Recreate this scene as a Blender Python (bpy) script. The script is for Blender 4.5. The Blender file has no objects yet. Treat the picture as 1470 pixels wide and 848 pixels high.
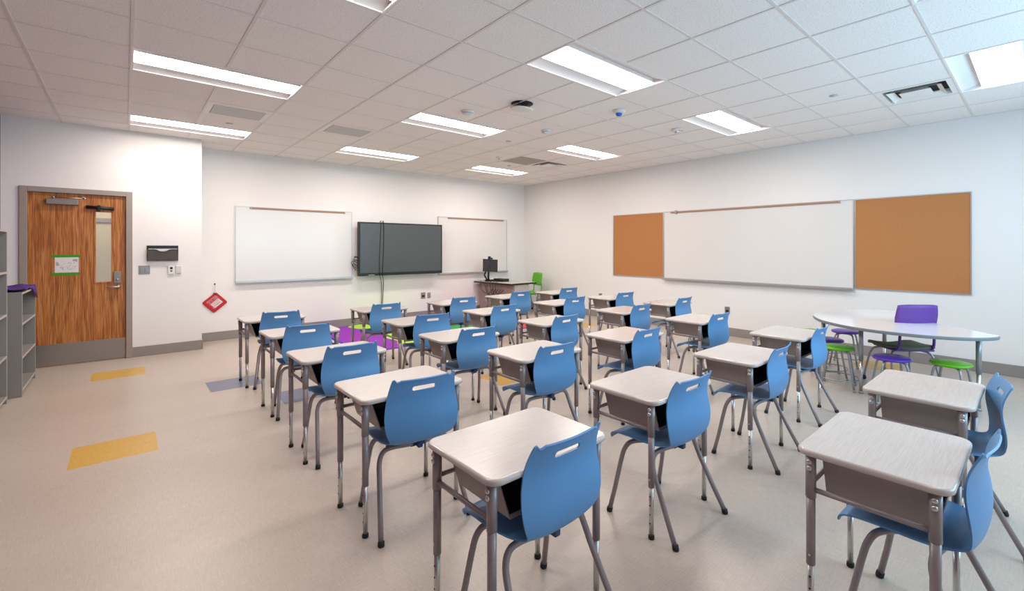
import bpy, bmesh, math, random
from mathutils import Vector, Matrix

random.seed(7)
R = math.radians
C = bpy.context.scene.collection

# ------------------------------------------------------------------ camera, world, light, exposure
EYE = 1.46
cd = bpy.data.cameras.new('camera'); cam = bpy.data.objects.new('camera', cd); C.objects.link(cam)
cam.location = (0, 0, EYE)
cam.rotation_euler = (R(90), 0, -R(43.11))
cd.sensor_width = 36; cd.lens = 658.3 / 1470 * 36
cd.shift_x = (735 - 795.2) / 1470
cd.shift_y = -(424 - 356) / 1470
cd.clip_start = 0.05
bpy.context.scene.camera = cam

W = bpy.data.worlds.new('sky'); bpy.context.scene.world = W; W.use_nodes = True
W.node_tree.nodes['Background'].inputs[0].default_value = (0.62, 0.78, 1.0, 1)
W.node_tree.nodes['Background'].inputs[1].default_value = 1.0
vs = bpy.context.scene.view_settings
vs.view_transform = 'Standard'; vs.look = 'None'; vs.gamma = 1; vs.use_curve_mapping = False
vs.exposure = 0.0
LAMP = 31.0            # strength of the ceiling light lenses
LAMP_COL = (1.0, 0.91, 0.835)
DAY = 88.0             # daylight through the windows behind the camera
DAY_COL = (0.41, 0.77, 1.0)
DIM = 10.5              # the dimmed row of lights beside the windows

XL, XR, YB, YD, XC, YS, CEIL = -1.06, 7.365, 8.958, 8.328, 0.815, -1.35, 3.023
for n, (xa, xb) in enumerate(((2.3, 4.2), (4.4, 6.3))):
    l = bpy.data.lights.new('window_daylight', 'AREA'); l.shape = 'RECTANGLE'
    l.size = xb - xa; l.size_y = 1.6; l.energy = DAY; l.color = DAY_COL
    o = bpy.data.objects.new('window_daylight', l); C.objects.link(o)
    o.location = ((xa + xb) / 2, YS - 0.30, 1.75)
    # area light shines along its local -Z; turned so that it points into the room (+Y)
    o.rotation_euler = Vector((-0.15, 1, 0.0)).to_track_quat('-Z', 'Z').to_euler()

# ------------------------------------------------------------------ materials
def srgb(r, g, b):
    f = lambda c: (c / 255 / 12.92) if c / 255 <= 0.04045 else ((c / 255 + 0.055) / 1.055) ** 2.4
    return (f(r), f(g), f(b), 1)

def mat(name, col, rough=0.5, metal=0.0, noise=0.06, scale=40, bump=0.0, bscale=200, spec=0.5, stretch=None):
    m = bpy.data.materials.new(name); m.use_nodes = True
    nt = m.node_tree; b = nt.nodes['Principled BSDF']
    b.inputs['Roughness'].default_value = rough; b.inputs['Metallic'].default_value = metal
    b.inputs['Specular IOR Level'].default_value = spec
    tc = nt.nodes.new('ShaderNodeTexCoord'); src = tc.outputs['Object']
    if stretch:
        mp = nt.nodes.new('ShaderNodeMapping'); mp.inputs['Scale'].default_value = stretch
        nt.links.new(src, mp.inputs[0]); src = mp.outputs[0]
    nz = nt.nodes.new('ShaderNodeTexNoise'); nz.inputs['Scale'].default_value = scale; nz.inputs['Detail'].default_value = 3
    nt.links.new(src, nz.inputs['Vector'])
    mx = nt.nodes.new('ShaderNodeMix'); mx.data_type = 'RGBA'
    mx.inputs['A'].default_value = tuple(c * (1 - noise) for c in col[:3]) + (1,)
    mx.inputs['B'].default_value = tuple(min(1, c * (1 + noise)) for c in col[:3]) + (1,)
    nt.links.new(nz.outputs['Fac'], mx.inputs['Factor']); nt.links.new(mx.outputs['Result'], b.inputs['Base Color'])
    if bump:
        n2 = nt.nodes.new('ShaderNodeTexNoise'); n2.inputs['Scale'].default_value = bscale; n2.inputs['Detail'].default_value = 2
        nt.links.new(src, n2.inputs['Vector'])
        bp = nt.nodes.new('ShaderNodeBump'); bp.inputs['Strength'].default_value = bump; bp.inputs['Distance'].default_value = 0.002
        nt.links.new(n2.outputs['Fac'], bp.inputs['Height']); nt.links.new(bp.outputs[0], b.inputs['Normal'])
    return m

def ramp_mat(name, c1, c2, scale, stretch, rough, lo=0.35, hi=0.65, c3=None, bump=0.0, detail=4, spec=0.5):
    m = bpy.data.materials.new(name); m.use_nodes = True
    nt = m.node_tree; b = nt.nodes['Principled BSDF']; b.inputs['Roughness'].default_value = rough
    b.inputs['Specular IOR Level'].default_value = spec
    tc = nt.nodes.new('ShaderNodeTexCoord'); mp = nt.nodes.new('ShaderNodeMapping'); mp.inputs['Scale'].default_value = stretch
    nt.links.new(tc.outputs['Object'], mp.inputs[0])
    nz = nt.nodes.new('ShaderNodeTexNoise'); nz.inputs['Scale'].default_value = scale; nz.inputs['Detail'].default_value = detail
    nt.links.new(mp.outputs[0], nz.inputs['Vector'])
    cr = nt.nodes.new('ShaderNodeValToRGB'); cr.color_ramp.elements[0].position = lo; cr.color_ramp.elements[1].position = hi
    cr.color_ramp.elements[0].color = c1; cr.color_ramp.elements[1].color = c2
    if c3:
        e = cr.color_ramp.elements.new((lo + hi) / 2); e.color = c3
    nt.links.new(nz.outputs['Fac'], cr.inputs[0]); nt.links.new(cr.outputs[0], b.inputs['Base Color'])
    if bump:
        bp = nt.nodes.new('ShaderNodeBump'); bp.inputs['Strength'].default_value = bump; bp.inputs['Distance'].default_value = 0.002
        nt.links.new(nz.outputs['Fac'], bp.inputs['Height']); nt.links.new(bp.outputs[0], b.inputs['Normal'])
    return m

def emit_mat(name, col, s):
    m = bpy.data.materials.new(name); m.use_nodes = True
    nt = m.node_tree; nt.nodes.clear()
    e = nt.nodes.new('ShaderNodeEmission'); e.inputs[0].default_value = tuple(col[:3]) + (1,); e.inputs[1].default_value = s
    o = nt.nodes.new('ShaderNodeOutputMaterial'); nt.links.new(e.outputs[0], o.inputs[0]); return m

def glass_mat(name, tint=(1, 1, 1), gl=0.08, rough=0.02):
    m = bpy.data.materials.new(name); m.use_nodes = True
    nt = m.node_tree; nt.nodes.clear()
    t = nt.nodes.new('ShaderNodeBsdfTransparent'); t.inputs[0].default_value = tuple(tint) + (1,)
    g = nt.nodes.new('ShaderNodeBsdfGlossy'); g.inputs['Roughness'].default_value = rough
    x = nt.nodes.new('ShaderNodeMixShader'); x.inputs[0].default_value = gl
    o = nt.nodes.new('ShaderNodeOutputMaterial')
    nt.links.new(t.outputs[0], x.inputs[1]); nt.links.new(g.outputs[0], x.inputs[2]); nt.links.new(x.outputs[0], o.inputs[0])
    return m

M = {}
M['wall'] = mat('wall_paint', srgb(236, 233, 231), 0.6, noise=0.012, scale=3, bump=0.05, bscale=350)
M['plum'] = mat('plum_paint', srgb(92, 50, 84), 0.6, noise=0.03, scale=3)
M['base'] = mat('rubber_base', srgb(146, 138, 134), 0.5, noise=0.04, scale=12)
M['tbar'] = mat('ceiling_tbar', srgb(222, 218, 216), 0.5, noise=0.01)
M['troffer'] = mat('troffer_enamel', srgb(238, 236, 236), 0.45, noise=0.01)
M['vent'] = mat('vent_enamel', srgb(236, 234, 232), 0.45, noise=0.01)
M['perf'] = mat('perforated_grille', srgb(192, 192, 194), 0.5, noise=0.25, scale=220)
M['dark'] = mat('dark_duct', srgb(22, 20, 20), 0.7)
M['lens'] = emit_mat('light_lens', LAMP_COL, LAMP); M['lensdim'] = emit_mat('light_lens_dimmed', (1.0, 0.97, 0.95), DIM)
M['frame_paint'] = mat('door_frame_paint', srgb(158, 146, 138), 0.45, noise=0.02)
M['steel'] = mat('brushed_steel', srgb(165, 160, 156), 0.35, 0.85, noise=0.1, scale=60, stretch=(1, 1, 8))
M['chrome'] = mat('chrome', srgb(205, 203, 200), 0.30, 0.85, noise=0.02)
M['alu'] = mat('aluminium', srgb(196, 194, 194), 0.35, 0.7, noise=0.03)
M['wb'] = mat('whiteboard_enamel', srgb(226, 223, 220), 0.22, noise=0.01, scale=2)
M['railcork'] = mat('map_rail_cork', srgb(168, 132, 110), 0.8, noise=0.15, scale=200)
M['cork'] = ramp_mat('cork', srgb(158, 100, 56), srgb(205, 142, 88), 260, (1, 1, 1), 0.9, 0.3, 0.7, bump=0.1)
M['black'] = mat('black_plastic', srgb(24, 24, 26), 0.4, noise=0.05)
M['blackmat'] = mat('black_rubber', srgb(16, 16, 17), 0.6)
M['desktop'] = ramp_mat('desktop_laminate', srgb(190, 180, 175), srgb(202, 194, 190), 9, (1.0, 30, 1), 0.24, 0.3, 0.68, detail=5)
M['deskedge'] = mat('desktop_edge', srgb(196, 185, 180), 0.16, noise=0.02)
M['deskpaint'] = mat('mauve_grey_metal', srgb(146, 136, 138), 0.36, 0.25, noise=0.03, scale=300)
M['boxpaint'] = mat('book_box_metal', srgb(150, 139, 135), 0.42, 0.2, noise=0.04, scale=300)
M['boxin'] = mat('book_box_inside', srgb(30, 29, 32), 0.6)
M['blue'] = mat('blue_plastic', srgb(88, 142, 192), 0.42, noise=0.05, scale=500, bump=0.12, bscale=900)
M['bluedark'] = mat('blue_bracket', srgb(36, 62, 104), 0.5)
M['green'] = mat('green_plastic', srgb(96, 176, 22), 0.35, noise=0.03)
M['purple'] = mat('purple_plastic', srgb(88, 52, 168), 0.35, noise=0.03)
M['chairpurple'] = mat('purple_mesh_back', srgb(98, 58, 146), 0.5, noise=0.1, scale=400)
M['olive'] = mat('olive_seat_pad', srgb(96, 102, 84), 0.8, noise=0.1, scale=300)
M['steelgrey'] = mat('silver_grey_tube', srgb(158, 160, 164), 0.35, 0.5, noise=0.03)
M['tabletop'] = mat('white_gloss_laminate', srgb(228, 227, 228), 0.12, noise=0.01)
M['tableedge'] = mat('grey_edge_band', srgb(128, 134, 140), 0.4)
M['shelf'] = mat('grey_shelf_laminate', srgb(138, 134, 130), 0.5, noise=0.04, scale=60)
M['shelfedge'] = mat('shelf_edge_band', srgb(176, 168, 162), 0.5, noise=0.03)
M['shelfin'] = mat('shelf_back_panel', srgb(118, 124, 120), 0.55, noise=0.03)
M['cloth'] = mat('purple_fabric', srgb(74, 36, 118), 0.85, noise=0.15, scale=60)
M['mauve'] = mat('mauve_laminate', srgb(152, 139, 136), 0.5, noise=0.05, scale=20, stretch=(1, 1, 8))
M['lightgrey'] = mat('light_grey_laminate', srgb(184, 182, 174), 0.45, noise=0.02)
M['white'] = mat('white_plastic', srgb(228, 226, 224), 0.4, noise=0.01)
M['offwhite'] = mat('offwhite_plastic', srgb(212, 206, 202), 0.4, noise=0.01)
M['bluedome'] = mat('blue_cover', srgb(20, 100, 205), 0.35)
M['tape'] = mat('green_tape', srgb(62, 150, 10), 0.6)
M['red'] = mat('red_vinyl', srgb(190, 14, 24), 0.35)
M['windowpink'] = mat('clear_window_over_red', srgb(188, 128, 130), 0.15, noise=0.35, scale=40)
M['redink'] = mat('red_ink', srgb(190, 60, 70), 0.6)
M['paper'] = mat('paper', srgb(226, 220, 220), 0.7, noise=0.02)
M['greyink'] = mat('grey_ink', srgb(176, 168, 168), 0.8)
M['yellowwire'] = mat('yellow_wire', srgb(210, 180, 30), 0.5)
M['corridor'] = mat('corridor_paint', srgb(206, 190, 158), 0.6, noise=0.02)
M['meshmetal'] = mat('dark_wire_mesh', srgb(92, 86, 84), 0.5, 0.3, noise=0.3, scale=350)
M['glass'] = glass_mat('clear_glass')
M['clear'] = glass_mat('clear_vinyl', (0.95, 0.9, 0.9), 0.18, 0.12)
M['tileflat'] = mat('plain_ceiling_panel', srgb(176, 168, 163), 0.8, noise=0.02)

# ceiling tile: fissured speckle
def ceiling_mat():
    m = bpy.data.materials.new('fissured_ceiling_tile'); m.use_nodes = True
    nt = m.node_tree; b = nt.nodes['Principled BSDF']; b.inputs['Roughness'].default_value = 0.9
    b.inputs['Specular IOR Level'].default_value = 0.15
    tc = nt.nodes.new('ShaderNodeTexCoord')
    nz = nt.nodes.new('ShaderNodeTexNoise'); nz.inputs['Scale'].default_value = 130; nz.inputs['Detail'].default_value = 2
    nt.links.new(tc.outputs['Object'], nz.inputs['Vector'])
    cr = nt.nodes.new('ShaderNodeValToRGB')
    cr.color_ramp.elements[0].position = 0.33; cr.color_ramp.elements[0].color = srgb(208, 204, 202)
    cr.color_ramp.elements[1].position = 0.44; cr.color_ramp.elements[1].color = srgb(244, 241, 240)
    nt.links.new(nz.outputs['Fac'], cr.inputs[0]); nt.links.new(cr.outputs[0], b.inputs['Base Color'])
    return m
M['tile'] = ceiling_mat()

# floor tile: fine woven streaks, faint seams
def floor_mat(name, c1, c2, rough=0.32):
    m = bpy.data.materials.new(name); m.use_nodes = True
    nt = m.node_tree; b = nt.nodes['Principled BSDF']; b.inputs['Roughness'].default_value = rough
    tc = nt.nodes.new('ShaderNodeTexCoord')
    def nz(sc, st, det=3):
        mp = nt.nodes.new('ShaderNodeMapping'); mp.inputs['Scale'].default_value = st
        nt.links.new(tc.outputs['Object'], mp.inputs[0])
        n = nt.nodes.new('ShaderNodeTexNoise'); n.inputs['Scale'].default_value = sc; n.inputs['Detail'].default_value = det
        nt.links.new(mp.outputs[0], n.inputs['Vector']); return n.outputs['Fac']
    a = nz(14, (1, 14, 1)); c = nz(14, (14, 1, 1)); d = nz(0.7, (1, 2, 1), 2)
    ad = nt.nodes.new('ShaderNodeMath'); ad.operation = 'ADD'; nt.links.new(a, ad.inputs[0]); nt.links.new(c, ad.inputs[1])
    ad2 = nt.nodes.new('ShaderNodeMath'); ad2.operation = 'MULTIPLY_ADD'; nt.links.new(d, ad2.inputs[0]); ad2.inputs[1].default_value = 0.5
    nt.links.new(ad.outputs[0], ad2.inputs[2])
    mr = nt.nodes.new('ShaderNodeMapRange'); mr.inputs[1].default_value = 0.9; mr.inputs[2].default_value = 1.6
    nt.links.new(ad2.outputs[0], mr.inputs[0])
    mx = nt.nodes.new('ShaderNodeMix'); mx.data_type = 'RGBA'; mx.inputs['A'].default_value = c1; mx.inputs['B'].default_value = c2
    nt.links.new(mr.outputs[0], mx.inputs['Factor']); nt.links.new(mx.outputs['Result'], b.inputs['Base Color'])
    bp = nt.nodes.new('ShaderNodeBump'); bp.inputs['Strength'].default_value = 0.12; bp.inputs['Distance'].default_value = 0.001
    nt.links.new(ad.outputs[0], bp.inputs['Height']); nt.links.new(bp.outputs[0], b.inputs['Normal'])
    return m
M['floor'] = floor_mat('beige_floor_tile', srgb(176, 162, 151), srgb(196, 183, 172))
M['floorseam'] = floor_mat('beige_floor_seam', srgb(170, 157, 146), srgb(188, 175, 164))
M['flooryellow'] = floor_mat('yellow_floor_tile', srgb(190, 146, 60), srgb(212, 172, 84))
M['floorblue'] = floor_mat('slate_blue_floor_tile', srgb(104, 108, 132), srgb(122, 126, 148))

# oak veneer
def oak():
    m = bpy.data.materials.new('oak_veneer'); m.use_nodes = True
    nt = m.node_tree; b = nt.nodes['Principled BSDF']; b.inputs['Roughness'].default_value = 0.38
    tc = nt.nodes.new('ShaderNodeTexCoord')
    mp = nt.nodes.new('ShaderNodeMapping'); mp.inputs['Scale'].default_value = (3.2, 1, 0.28)
    nt.links.new(tc.outputs['Object'], mp.inputs[0])
    n1 = nt.nodes.new('ShaderNodeTexNoise'); n1.inputs['Scale'].default_value = 1.6; n1.inputs['Detail'].default_value = 3; n1.inputs['Distortion'].default_value = 0.6
    nt.links.new(mp.outputs[0], n1.inputs['Vector'])
    wv = nt.nodes.new('ShaderNodeMath'); wv.operation = 'MULTIPLY'; wv.inputs[1].default_value = 46
    nt.links.new(n1.outputs['Fac'], wv.inputs[0])
    sn = nt.nodes.new('ShaderNodeMath'); sn.operation = 'SINE'; nt.links.new(wv.outputs[0], sn.inputs[0])
    mp2 = nt.nodes.new('ShaderNodeMapping'); mp2.inputs['Scale'].default_value = (120, 20, 3.0)
    nt.links.new(tc.outputs['Object'], mp2.inputs[0])
    n2 = nt.nodes.new('ShaderNodeTexNoise'); n2.inputs['Scale'].default_value = 1.5; n2.inputs['Detail'].default_value = 4
    nt.links.new(mp2.outputs[0], n2.inputs['Vector'])
    ma = nt.nodes.new('ShaderNodeMath'); ma.operation = 'MULTIPLY_ADD'; ma.inputs[1].default_value = 0.07
    nt.links.new(sn.outputs[0], ma.inputs[0]); nt.links.new(n2.outputs['Fac'], ma.inputs[2])
    cr = nt.nodes.new('ShaderNodeValToRGB')
    cr.color_ramp.elements[0].position = 0.28; cr.color_ramp.elements[0].color = srgb(132, 70, 24)
    cr.color_ramp.elements[1].position = 0.66; cr.color_ramp.elements[1].color = srgb(202, 136, 76)
    e = cr.color_ramp.elements.new(0.48); e.color = srgb(170, 102, 48)
    nt.links.new(ma.outputs[0], cr.inputs[0]); nt.links.new(cr.outputs[0], b.inputs['Base Color'])
    return m
M['oak'] = oak()

# television glass: dark, faint fleck, base colour lightened in place of room reflections
M['screen'] = mat('screen_glass', srgb(72, 78, 79), 0.3, noise=0.15, scale=300, spec=0.7)
M['monitor'] = mat('monitor_back', srgb(40, 38, 40), 0.45)

# ------------------------------------------------------------------ geometry helpers
class MB:
    def __init__(s): s.bm = bmesh.new()
    def box(s, x0, x1, y0, y1, z0, z1, bev=0.0, mi=0, seg=2):
        b = bmesh.new()
        bmesh.ops.create_cube(b, size=1)
        bmesh.ops.scale(b, vec=(abs(x1 - x0), abs(y1 - y0), abs(z1 - z0)), verts=b.verts)
        bmesh.ops.translate(b, vec=((x0 + x1) / 2, (y0 + y1) / 2, (z0 + z1) / 2), verts=b.verts)
        if bev: bmesh.ops.bevel(b, geom=b.edges[:], offset=bev, segments=seg, affect='EDGES', profile=0.5)
        for f in b.faces: f.material_index = mi
        s.join(b); return s
    def join(s, b, mtx=None):
        if mtx: bmesh.ops.transform(b, matrix=mtx, verts=b.verts)
        me = bpy.data.meshes.new('tmp'); b.to_mesh(me); b.free(); s.bm.from_mesh(me); bpy.data.meshes.remove(me)
    def quad(s, pts, mi=0):
        f = s.bm.faces.new([s.bm.verts.new(p) for p in pts]); f.material_index = mi; return s
    def tube(s, path, r, seg=10, mi=0, closed=False, smooth_path=0, cap=True):
        P = [Vector(p) for p in path]
        if smooth_path: P = catmull(P, smooth_path, closed)
        n = len(P); rings = []
        up = None
        for i in range(n):
            if closed: t = (P[(i + 1) % n] - P[i - 1]).normalized()
            else: t = (P[min(i + 1, n - 1)] - P[max(i - 1, 0)]).normalized()
            if up is None:
                up = Vector((0, 0, 1)) if abs(t.z) < 0.9 else Vector((1, 0, 0))
            a = t.cross(up)
            if a.length < 1e-6: a = t.orthogonal()
            a.normalize(); b = a.cross(t).normalized(); up = b
            rr = r[i] if isinstance(r, (list, tuple)) else r
            rings.append([s.bm.verts.new(P[i] + (a * math.cos(2 * math.pi * k / seg) + b * math.sin(2 * math.pi * k / seg)) * rr) for k in range(seg)])
        m = n if closed else n - 1
        for i in range(m):
            A, B = rings[i], rings[(i + 1) % n]
            for k in range(seg):
                f = s.bm.faces.new((A[k], A[(k + 1) % seg], B[(k + 1) % seg], B[k])); f.smooth = True; f.material_index = mi
        if not closed and cap:
            f = s.bm.faces.new(rings[0]); f.material_index = mi
            f = s.bm.faces.new(rings[-1][::-1]); f.material_index = mi
        return s
    def lathe(s, prof, c=(0, 0, 0), seg=24, mi=0, mtx=None):
        b = bmesh.new(); rings = []
        for r, z in prof:
            if r < 1e-6: rings.append([b.verts.new((0, 0, z))])
            else: rings.append([b.verts.new((r * math.cos(2 * math.pi * k / seg), r * math.sin(2 * math.pi * k / seg), z)) for k in range(seg)])
        for A, B in zip(rings, rings[1:]):
            for k in range(seg):
                q = [A[k % len(A)], A[(k + 1) % len(A)], B[(k + 1) % len(B)], B[k % len(B)]]
                u = []
                for v in q:
                    if v not in u: u.append(v)
                if len(u) >= 3:
                    f = b.faces.new(u); f.smooth = True; f.material_index = mi
        s.join(b, (Matrix.Translation(c) @ (mtx or Matrix()))); return s
    def slab(s, outline, z0, z1, bev=0.0, mi=0, emi=None, seg=3):
        # outline: list of (x, y), counter-clockwise; top edge rounded by bev
        n = len(outline); P = [Vector((x, y, 0)) for x, y in outline]
        nor = []
        for i in range(n):
            t = (P[(i + 1) % n] - P[i - 1]).normalized(); nor.append(Vector((t.y, -t.x, 0)))
        levels = [(bev * 0.6, z0), (0, z0 + bev * 0.6)] if bev else [(0, z0)]
        if bev:
            for k in range(seg + 1):
                a = math.pi / 2 * k / seg
                levels.append((bev * (1 - math.cos(a)), z1 - bev + bev * math.sin(a)))
        else: levels.append((0, z1))
        rings = [[s.bm.verts.new((P[i] - nor[i] * ins) + Vector((0, 0, z))) for i in range(n)] for ins, z in levels]
        for A, B in zip(rings, rings[1:]):
            for i in range(n):
                f = s.bm.faces.new((A[i], A[(i + 1) % n], B[(i + 1) % n], B[i])); f.smooth = True
                f.material_index = mi if emi is None else emi
        f = s.bm.faces.new(rings[-1]); f.material_index = mi
        f = s.bm.faces.new(rings[0][::-1]); f.material_index = mi if emi is None else emi
        return s
    def build(s, name, mats, parent=None, loc=None, rot=None):
        me = bpy.data.meshes.new(name)
        bmesh.ops.recalc_face_normals(s.bm, faces=s.bm.faces)
        s.bm.to_mesh(me); s.bm.free()
        for m in (mats if isinstance(mats, (list, tuple)) else [mats]): me.materials.append(M[m] if isinstance(m, str) else m)
        o = bpy.data.objects.new(name, me); C.objects.link(o)
        if parent: o.parent = parent
        if loc: o.location = loc
        if rot: o.rotation_euler = rot
        return o

def catmull(P, sub, closed=False):
    n = len(P); out = []
    rng = n if closed else n - 1
    for i in range(rng):
        p1 = P[i]; p2 = P[(i + 1) % n]
        p0 = P[i - 1] if (closed or i > 0) else p1 * 2 - p2
        p3 = P[(i + 2) % n] if (closed or i + 2 < n) else p2 * 2 - p1
        for k in range(sub):
            t = k / sub
            out.append(0.5 * ((2 * p1) + (p2 - p0) * t + (2 * p0 - 5 * p1 + 4 * p2 - p3) * t * t + (3 * p1 - p0 - 3 * p2 + p3) * t ** 3))
    if not closed: out.append(P[-1].copy())
    return out

def rrect(x0, x1, y0, y1, r, n=6):
    out = []
    for cx, cy, a0 in ((x1 - r, y0 + r, -90), (x1 - r, y1 - r, 0), (x0 + r, y1 - r, 90), (x0 + r, y0 + r, 180)):
        for k in range(n + 1):
            a = R(a0 + 90 * k / n); out.append((cx + r * math.cos(a), cy + r * math.sin(a)))
    return out

def thing(name, label, cat, loc=(0, 0, 0), rotz=0, group=None):
    o = bpy.data.objects.new(name, None); C.objects.link(o); o.empty_display_size = 0.1
    o.location = loc; o.rotation_euler = (0, 0, rotz); o['label'] = label; o['category'] = cat
    if group: o['group'] = group
    return o
def tag(o, label, cat, group=None):
    o['label'] = label; o['category'] = cat
    if group: o['group'] = group
    return o
def struct(o): o['kind'] = 'structure'; return o
def copy_tree(o, parent=None):
    c = o.copy(); C.objects.link(c)
    if parent: c.parent = parent
    for ch in list(o.children): copy_tree(ch, c)
    return c
def place(c, x, y, rz, label, z=0):
    c.location = (x, y, z); c.rotation_euler = (0, 0, rz); c['label'] = label; return c

# ------------------------------------------------------------------ room shell
T = 0.6096; GX, GY = 0.04, 2.40
# floor
P = 0.457; FX, FY = -0.278, 4.385
acc = {(0, 0): 1, (0, 6): 1, (2, 3): 2, (3, 1): 2, (7, -1): 1, (15, -7): 1, (14, 3): 1}
b = MB()
i0 = math.floor((XL - FX) / P); i1 = math.ceil((XR - FX) / P); j0 = math.floor((YS - FY) / P); j1 = math.ceil((YB - FY) / P)
for i in range(i0, i1):
    for j in range(j0, j1):
        xa, xb = max(XL, FX + i * P), min(XR, FX + (i + 1) * P); ya, yb = max(YS, FY + j * P), min(YB, FY + (j + 1) * P)
        k = acc.get((i, j), 0)
        b.quad([(xa, ya, 0), (xb, ya, 0), (xb, yb, 0), (xa, yb, 0)], k if k else 0)
bmesh.ops.remove_doubles(b.bm, verts=b.bm.verts, dist=1e-5)
struct(b.build('floor', ['floor', 'flooryellow', 'floorblue', 'floorseam']))

# lights occupy two cells, diffusers and grilles one
lights = [(i, j) for j in (8, 4, 0, -4) for i in (0, 4, 8)]
occupied = set()
for i, j in lights: occupied |= {(i, j), (i + 1, j)}
cells = {'grille_near': (1, 6), 'grille_far': (3, 6), 'diff_near': (9, -3), 'diff_far': (9, 6), 'panel': (8, 6)}
occupied |= set(cells.values())
b = MB(); g = MB()
i0 = math.floor((XL - GX) / T); i1 = math.ceil((XR - GX) / T); j0 = math.floor((YS - GY) / T); j1 = math.ceil((YB - GY) / T)
for i in range(i0, i1):
    for j in range(j0, j1):
        if (i, j) in occupied: continue
        xa, xb = max(XL, GX + i * T), min(XR, GX + (i + 1) * T); ya, yb = max(YS, GY + j * T), min(YB, GY + (j + 1) * T)
        b.quad([(xa, ya, CEIL), (xa, yb, CEIL), (xb, yb, CEIL), (xb, ya, CEIL)])
tb = 0.010
for i in range(i0 + 1, i1):
    x = GX + i * T
    # the bars leave out the lens length of the two-cell lights
    spans = []; y = YS
    for j in sorted(j for (li, j) in lights if li + 1 == i):
        spans.append((y, GY + j * T)); y = GY + (j + 1) * T
    spans.append((y, YB))
    for ya, yb in spans:
        if yb > ya: g.box(x - tb, x + tb, ya, yb, CEIL - 0.004, CEIL + 0.006)
for j in range(j0 + 1, j1):
    y = GY + j * T
    g.box(XL, XR, y - tb, y + tb, CEIL - 0.0035, CEIL + 0.006)
ceil = struct(b.build('ceiling', 'tile'))
struct(g.build('ceiling_grid', 'tbar', ceil))
b = MB(); b.box(XL - 0.2, XR + 0.2, YS - 0.2, YB + 0.2, CEIL + 0.35, CEIL + 0.4)
plen = struct(b.build('ceiling_deck', 'dark', ceil))

# walls (each a solid slab behind its face)
th = 0.15
b = MB().box(XC, XR + th, YB, YB + th, 0, CEIL + 0.35); struct(b.build('wall_back', 'wall'))
b = MB().box(XR, XR + th, YS - th, YB, 0, CEIL + 0.35); struct(b.build('wall_right', 'wall'))
b = MB().box(XL - th, XL, YS - th, YD + 0.14, 0, CEIL + 0.35); struct(b.build('wall_left', 'plum'))
# wall with the door, opening x -0.87..0.02
DX0, DX1, DZ = -0.865, 0.025, 2.155
b = MB()
b.box(XL, DX0, YD, YD + 0.14, 0, CEIL + 0.35); b.box(DX1, XC - 0.14, YD, YD + 0.14, 0, CEIL + 0.35)
b.box(DX0, DX1, YD, YD + 0.14, DZ, CEIL + 0.35); b.box(XC - 0.14, XC, YD, YB + th, 0, CEIL + 0.35)
struct(b.build('wall_door', 'wall'))
# window wall behind the camera
b = MB()
wins = ((2.3, 4.2), (4.4, 6.3)); WZ0, WZ1 = 0.95, 2.55
xs = [XL]
for a, c in wins: xs += [a, c]
xs.append(XR)
for k in range(0, len(xs), 2): b.box(xs[k], xs[k + 1], YS - th, YS, 0, CEIL + 0.35)
for a, c in wins:
    b.box(a, c, YS - th, YS, 0, WZ0); b.box(a, c, YS - th, YS, WZ1, CEIL + 0.35)
struct(b.build('wall_front', 'wall'))
for n, (a, c) in enumerate(wins):
    b = MB(); f = 0.05
    b.box(a, a + f, YS - 0.1, YS - 0.04, WZ0, WZ1); b.box(c - f, c, YS - 0.1, YS - 0.04, WZ0, WZ1)
    b.box(a + f, c - f, YS - 0.1, YS - 0.04, WZ0, WZ0 + f); b.box(a + f, c - f, YS - 0.1, YS - 0.04, WZ1 - f, WZ1)
    b.box((a + c) / 2 - 0.03, (a + c) / 2 + 0.03, YS - 0.1, YS - 0.04, WZ0 + f, WZ1 - f)
    w = struct(b.build('window_%d' % (n + 1), 'alu'))
    struct(MB().box(a + f, c - f, YS - 0.075, YS - 0.069, WZ0 + f, WZ1 - f).build('window_glass', 'glass', w))
# corridor seen through the narrow door window
b = MB(); b.box(XL - 0.2, XC, YD + 1.6, YD + 1.7, 0, 2.7); struct(b.build('wall_corridor', 'corridor'))
struct(MB().box(XL - 0.2, XC, YD + 1.57, YD + 1.6, 1.86, 1.92).build('trim_1', 'frame_paint'))
l = bpy.data.lights.new('corridor_fill', 'AREA'); l.energy = 14; l.size = 0.6; l.color = (1, 0.93, 0.82)  # unseen light added to brighten the corridor wall behind the door glass
o = bpy.data.objects.new('corridor_fill', l); C.objects.link(o); o.location = (-0.3, YD + 0.9, 2.6)

# baseboards
bh = 0.135
def baseboard(name, x0, x1, y0, y1):
    b = MB(); b.box(x0, x1, y0, y1, 0, bh, bev=0.003, seg=1); struct(b.build(name, 'base'))
baseboard('baseboard_back', XC, XR, YB - 0.012, YB)
baseboard('baseboard_right', XR - 0.012, XR, YS, YB - 0.012)
baseboard('baseboard_door', 0.075, XC, YD - 0.012, YD)
baseboard('baseboard_corner', XC, XC + 0.012, YD - 0.012, YB - 0.012)
baseboard('baseboard_left', XL, XL + 0.012, YS, YD)

# ------------------------------------------------------------------ door
fr = MB(); fw = 0.052
fr.box(DX0 - fw, DX0 + 0.012, YD - 0.02, YD + 0.15, 0, DZ + fw, bev=0.003, seg=1)
fr.box(DX1 - 0.012, DX1 + fw, YD - 0.02, YD + 0.15, 0, DZ + fw, bev=0.003, seg=1)
fr.box(DX0 + 0.012, DX1 - 0.012, YD - 0.02, YD + 0.15, DZ - 0.012, DZ + fw, bev=0.003, seg=1)
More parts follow.
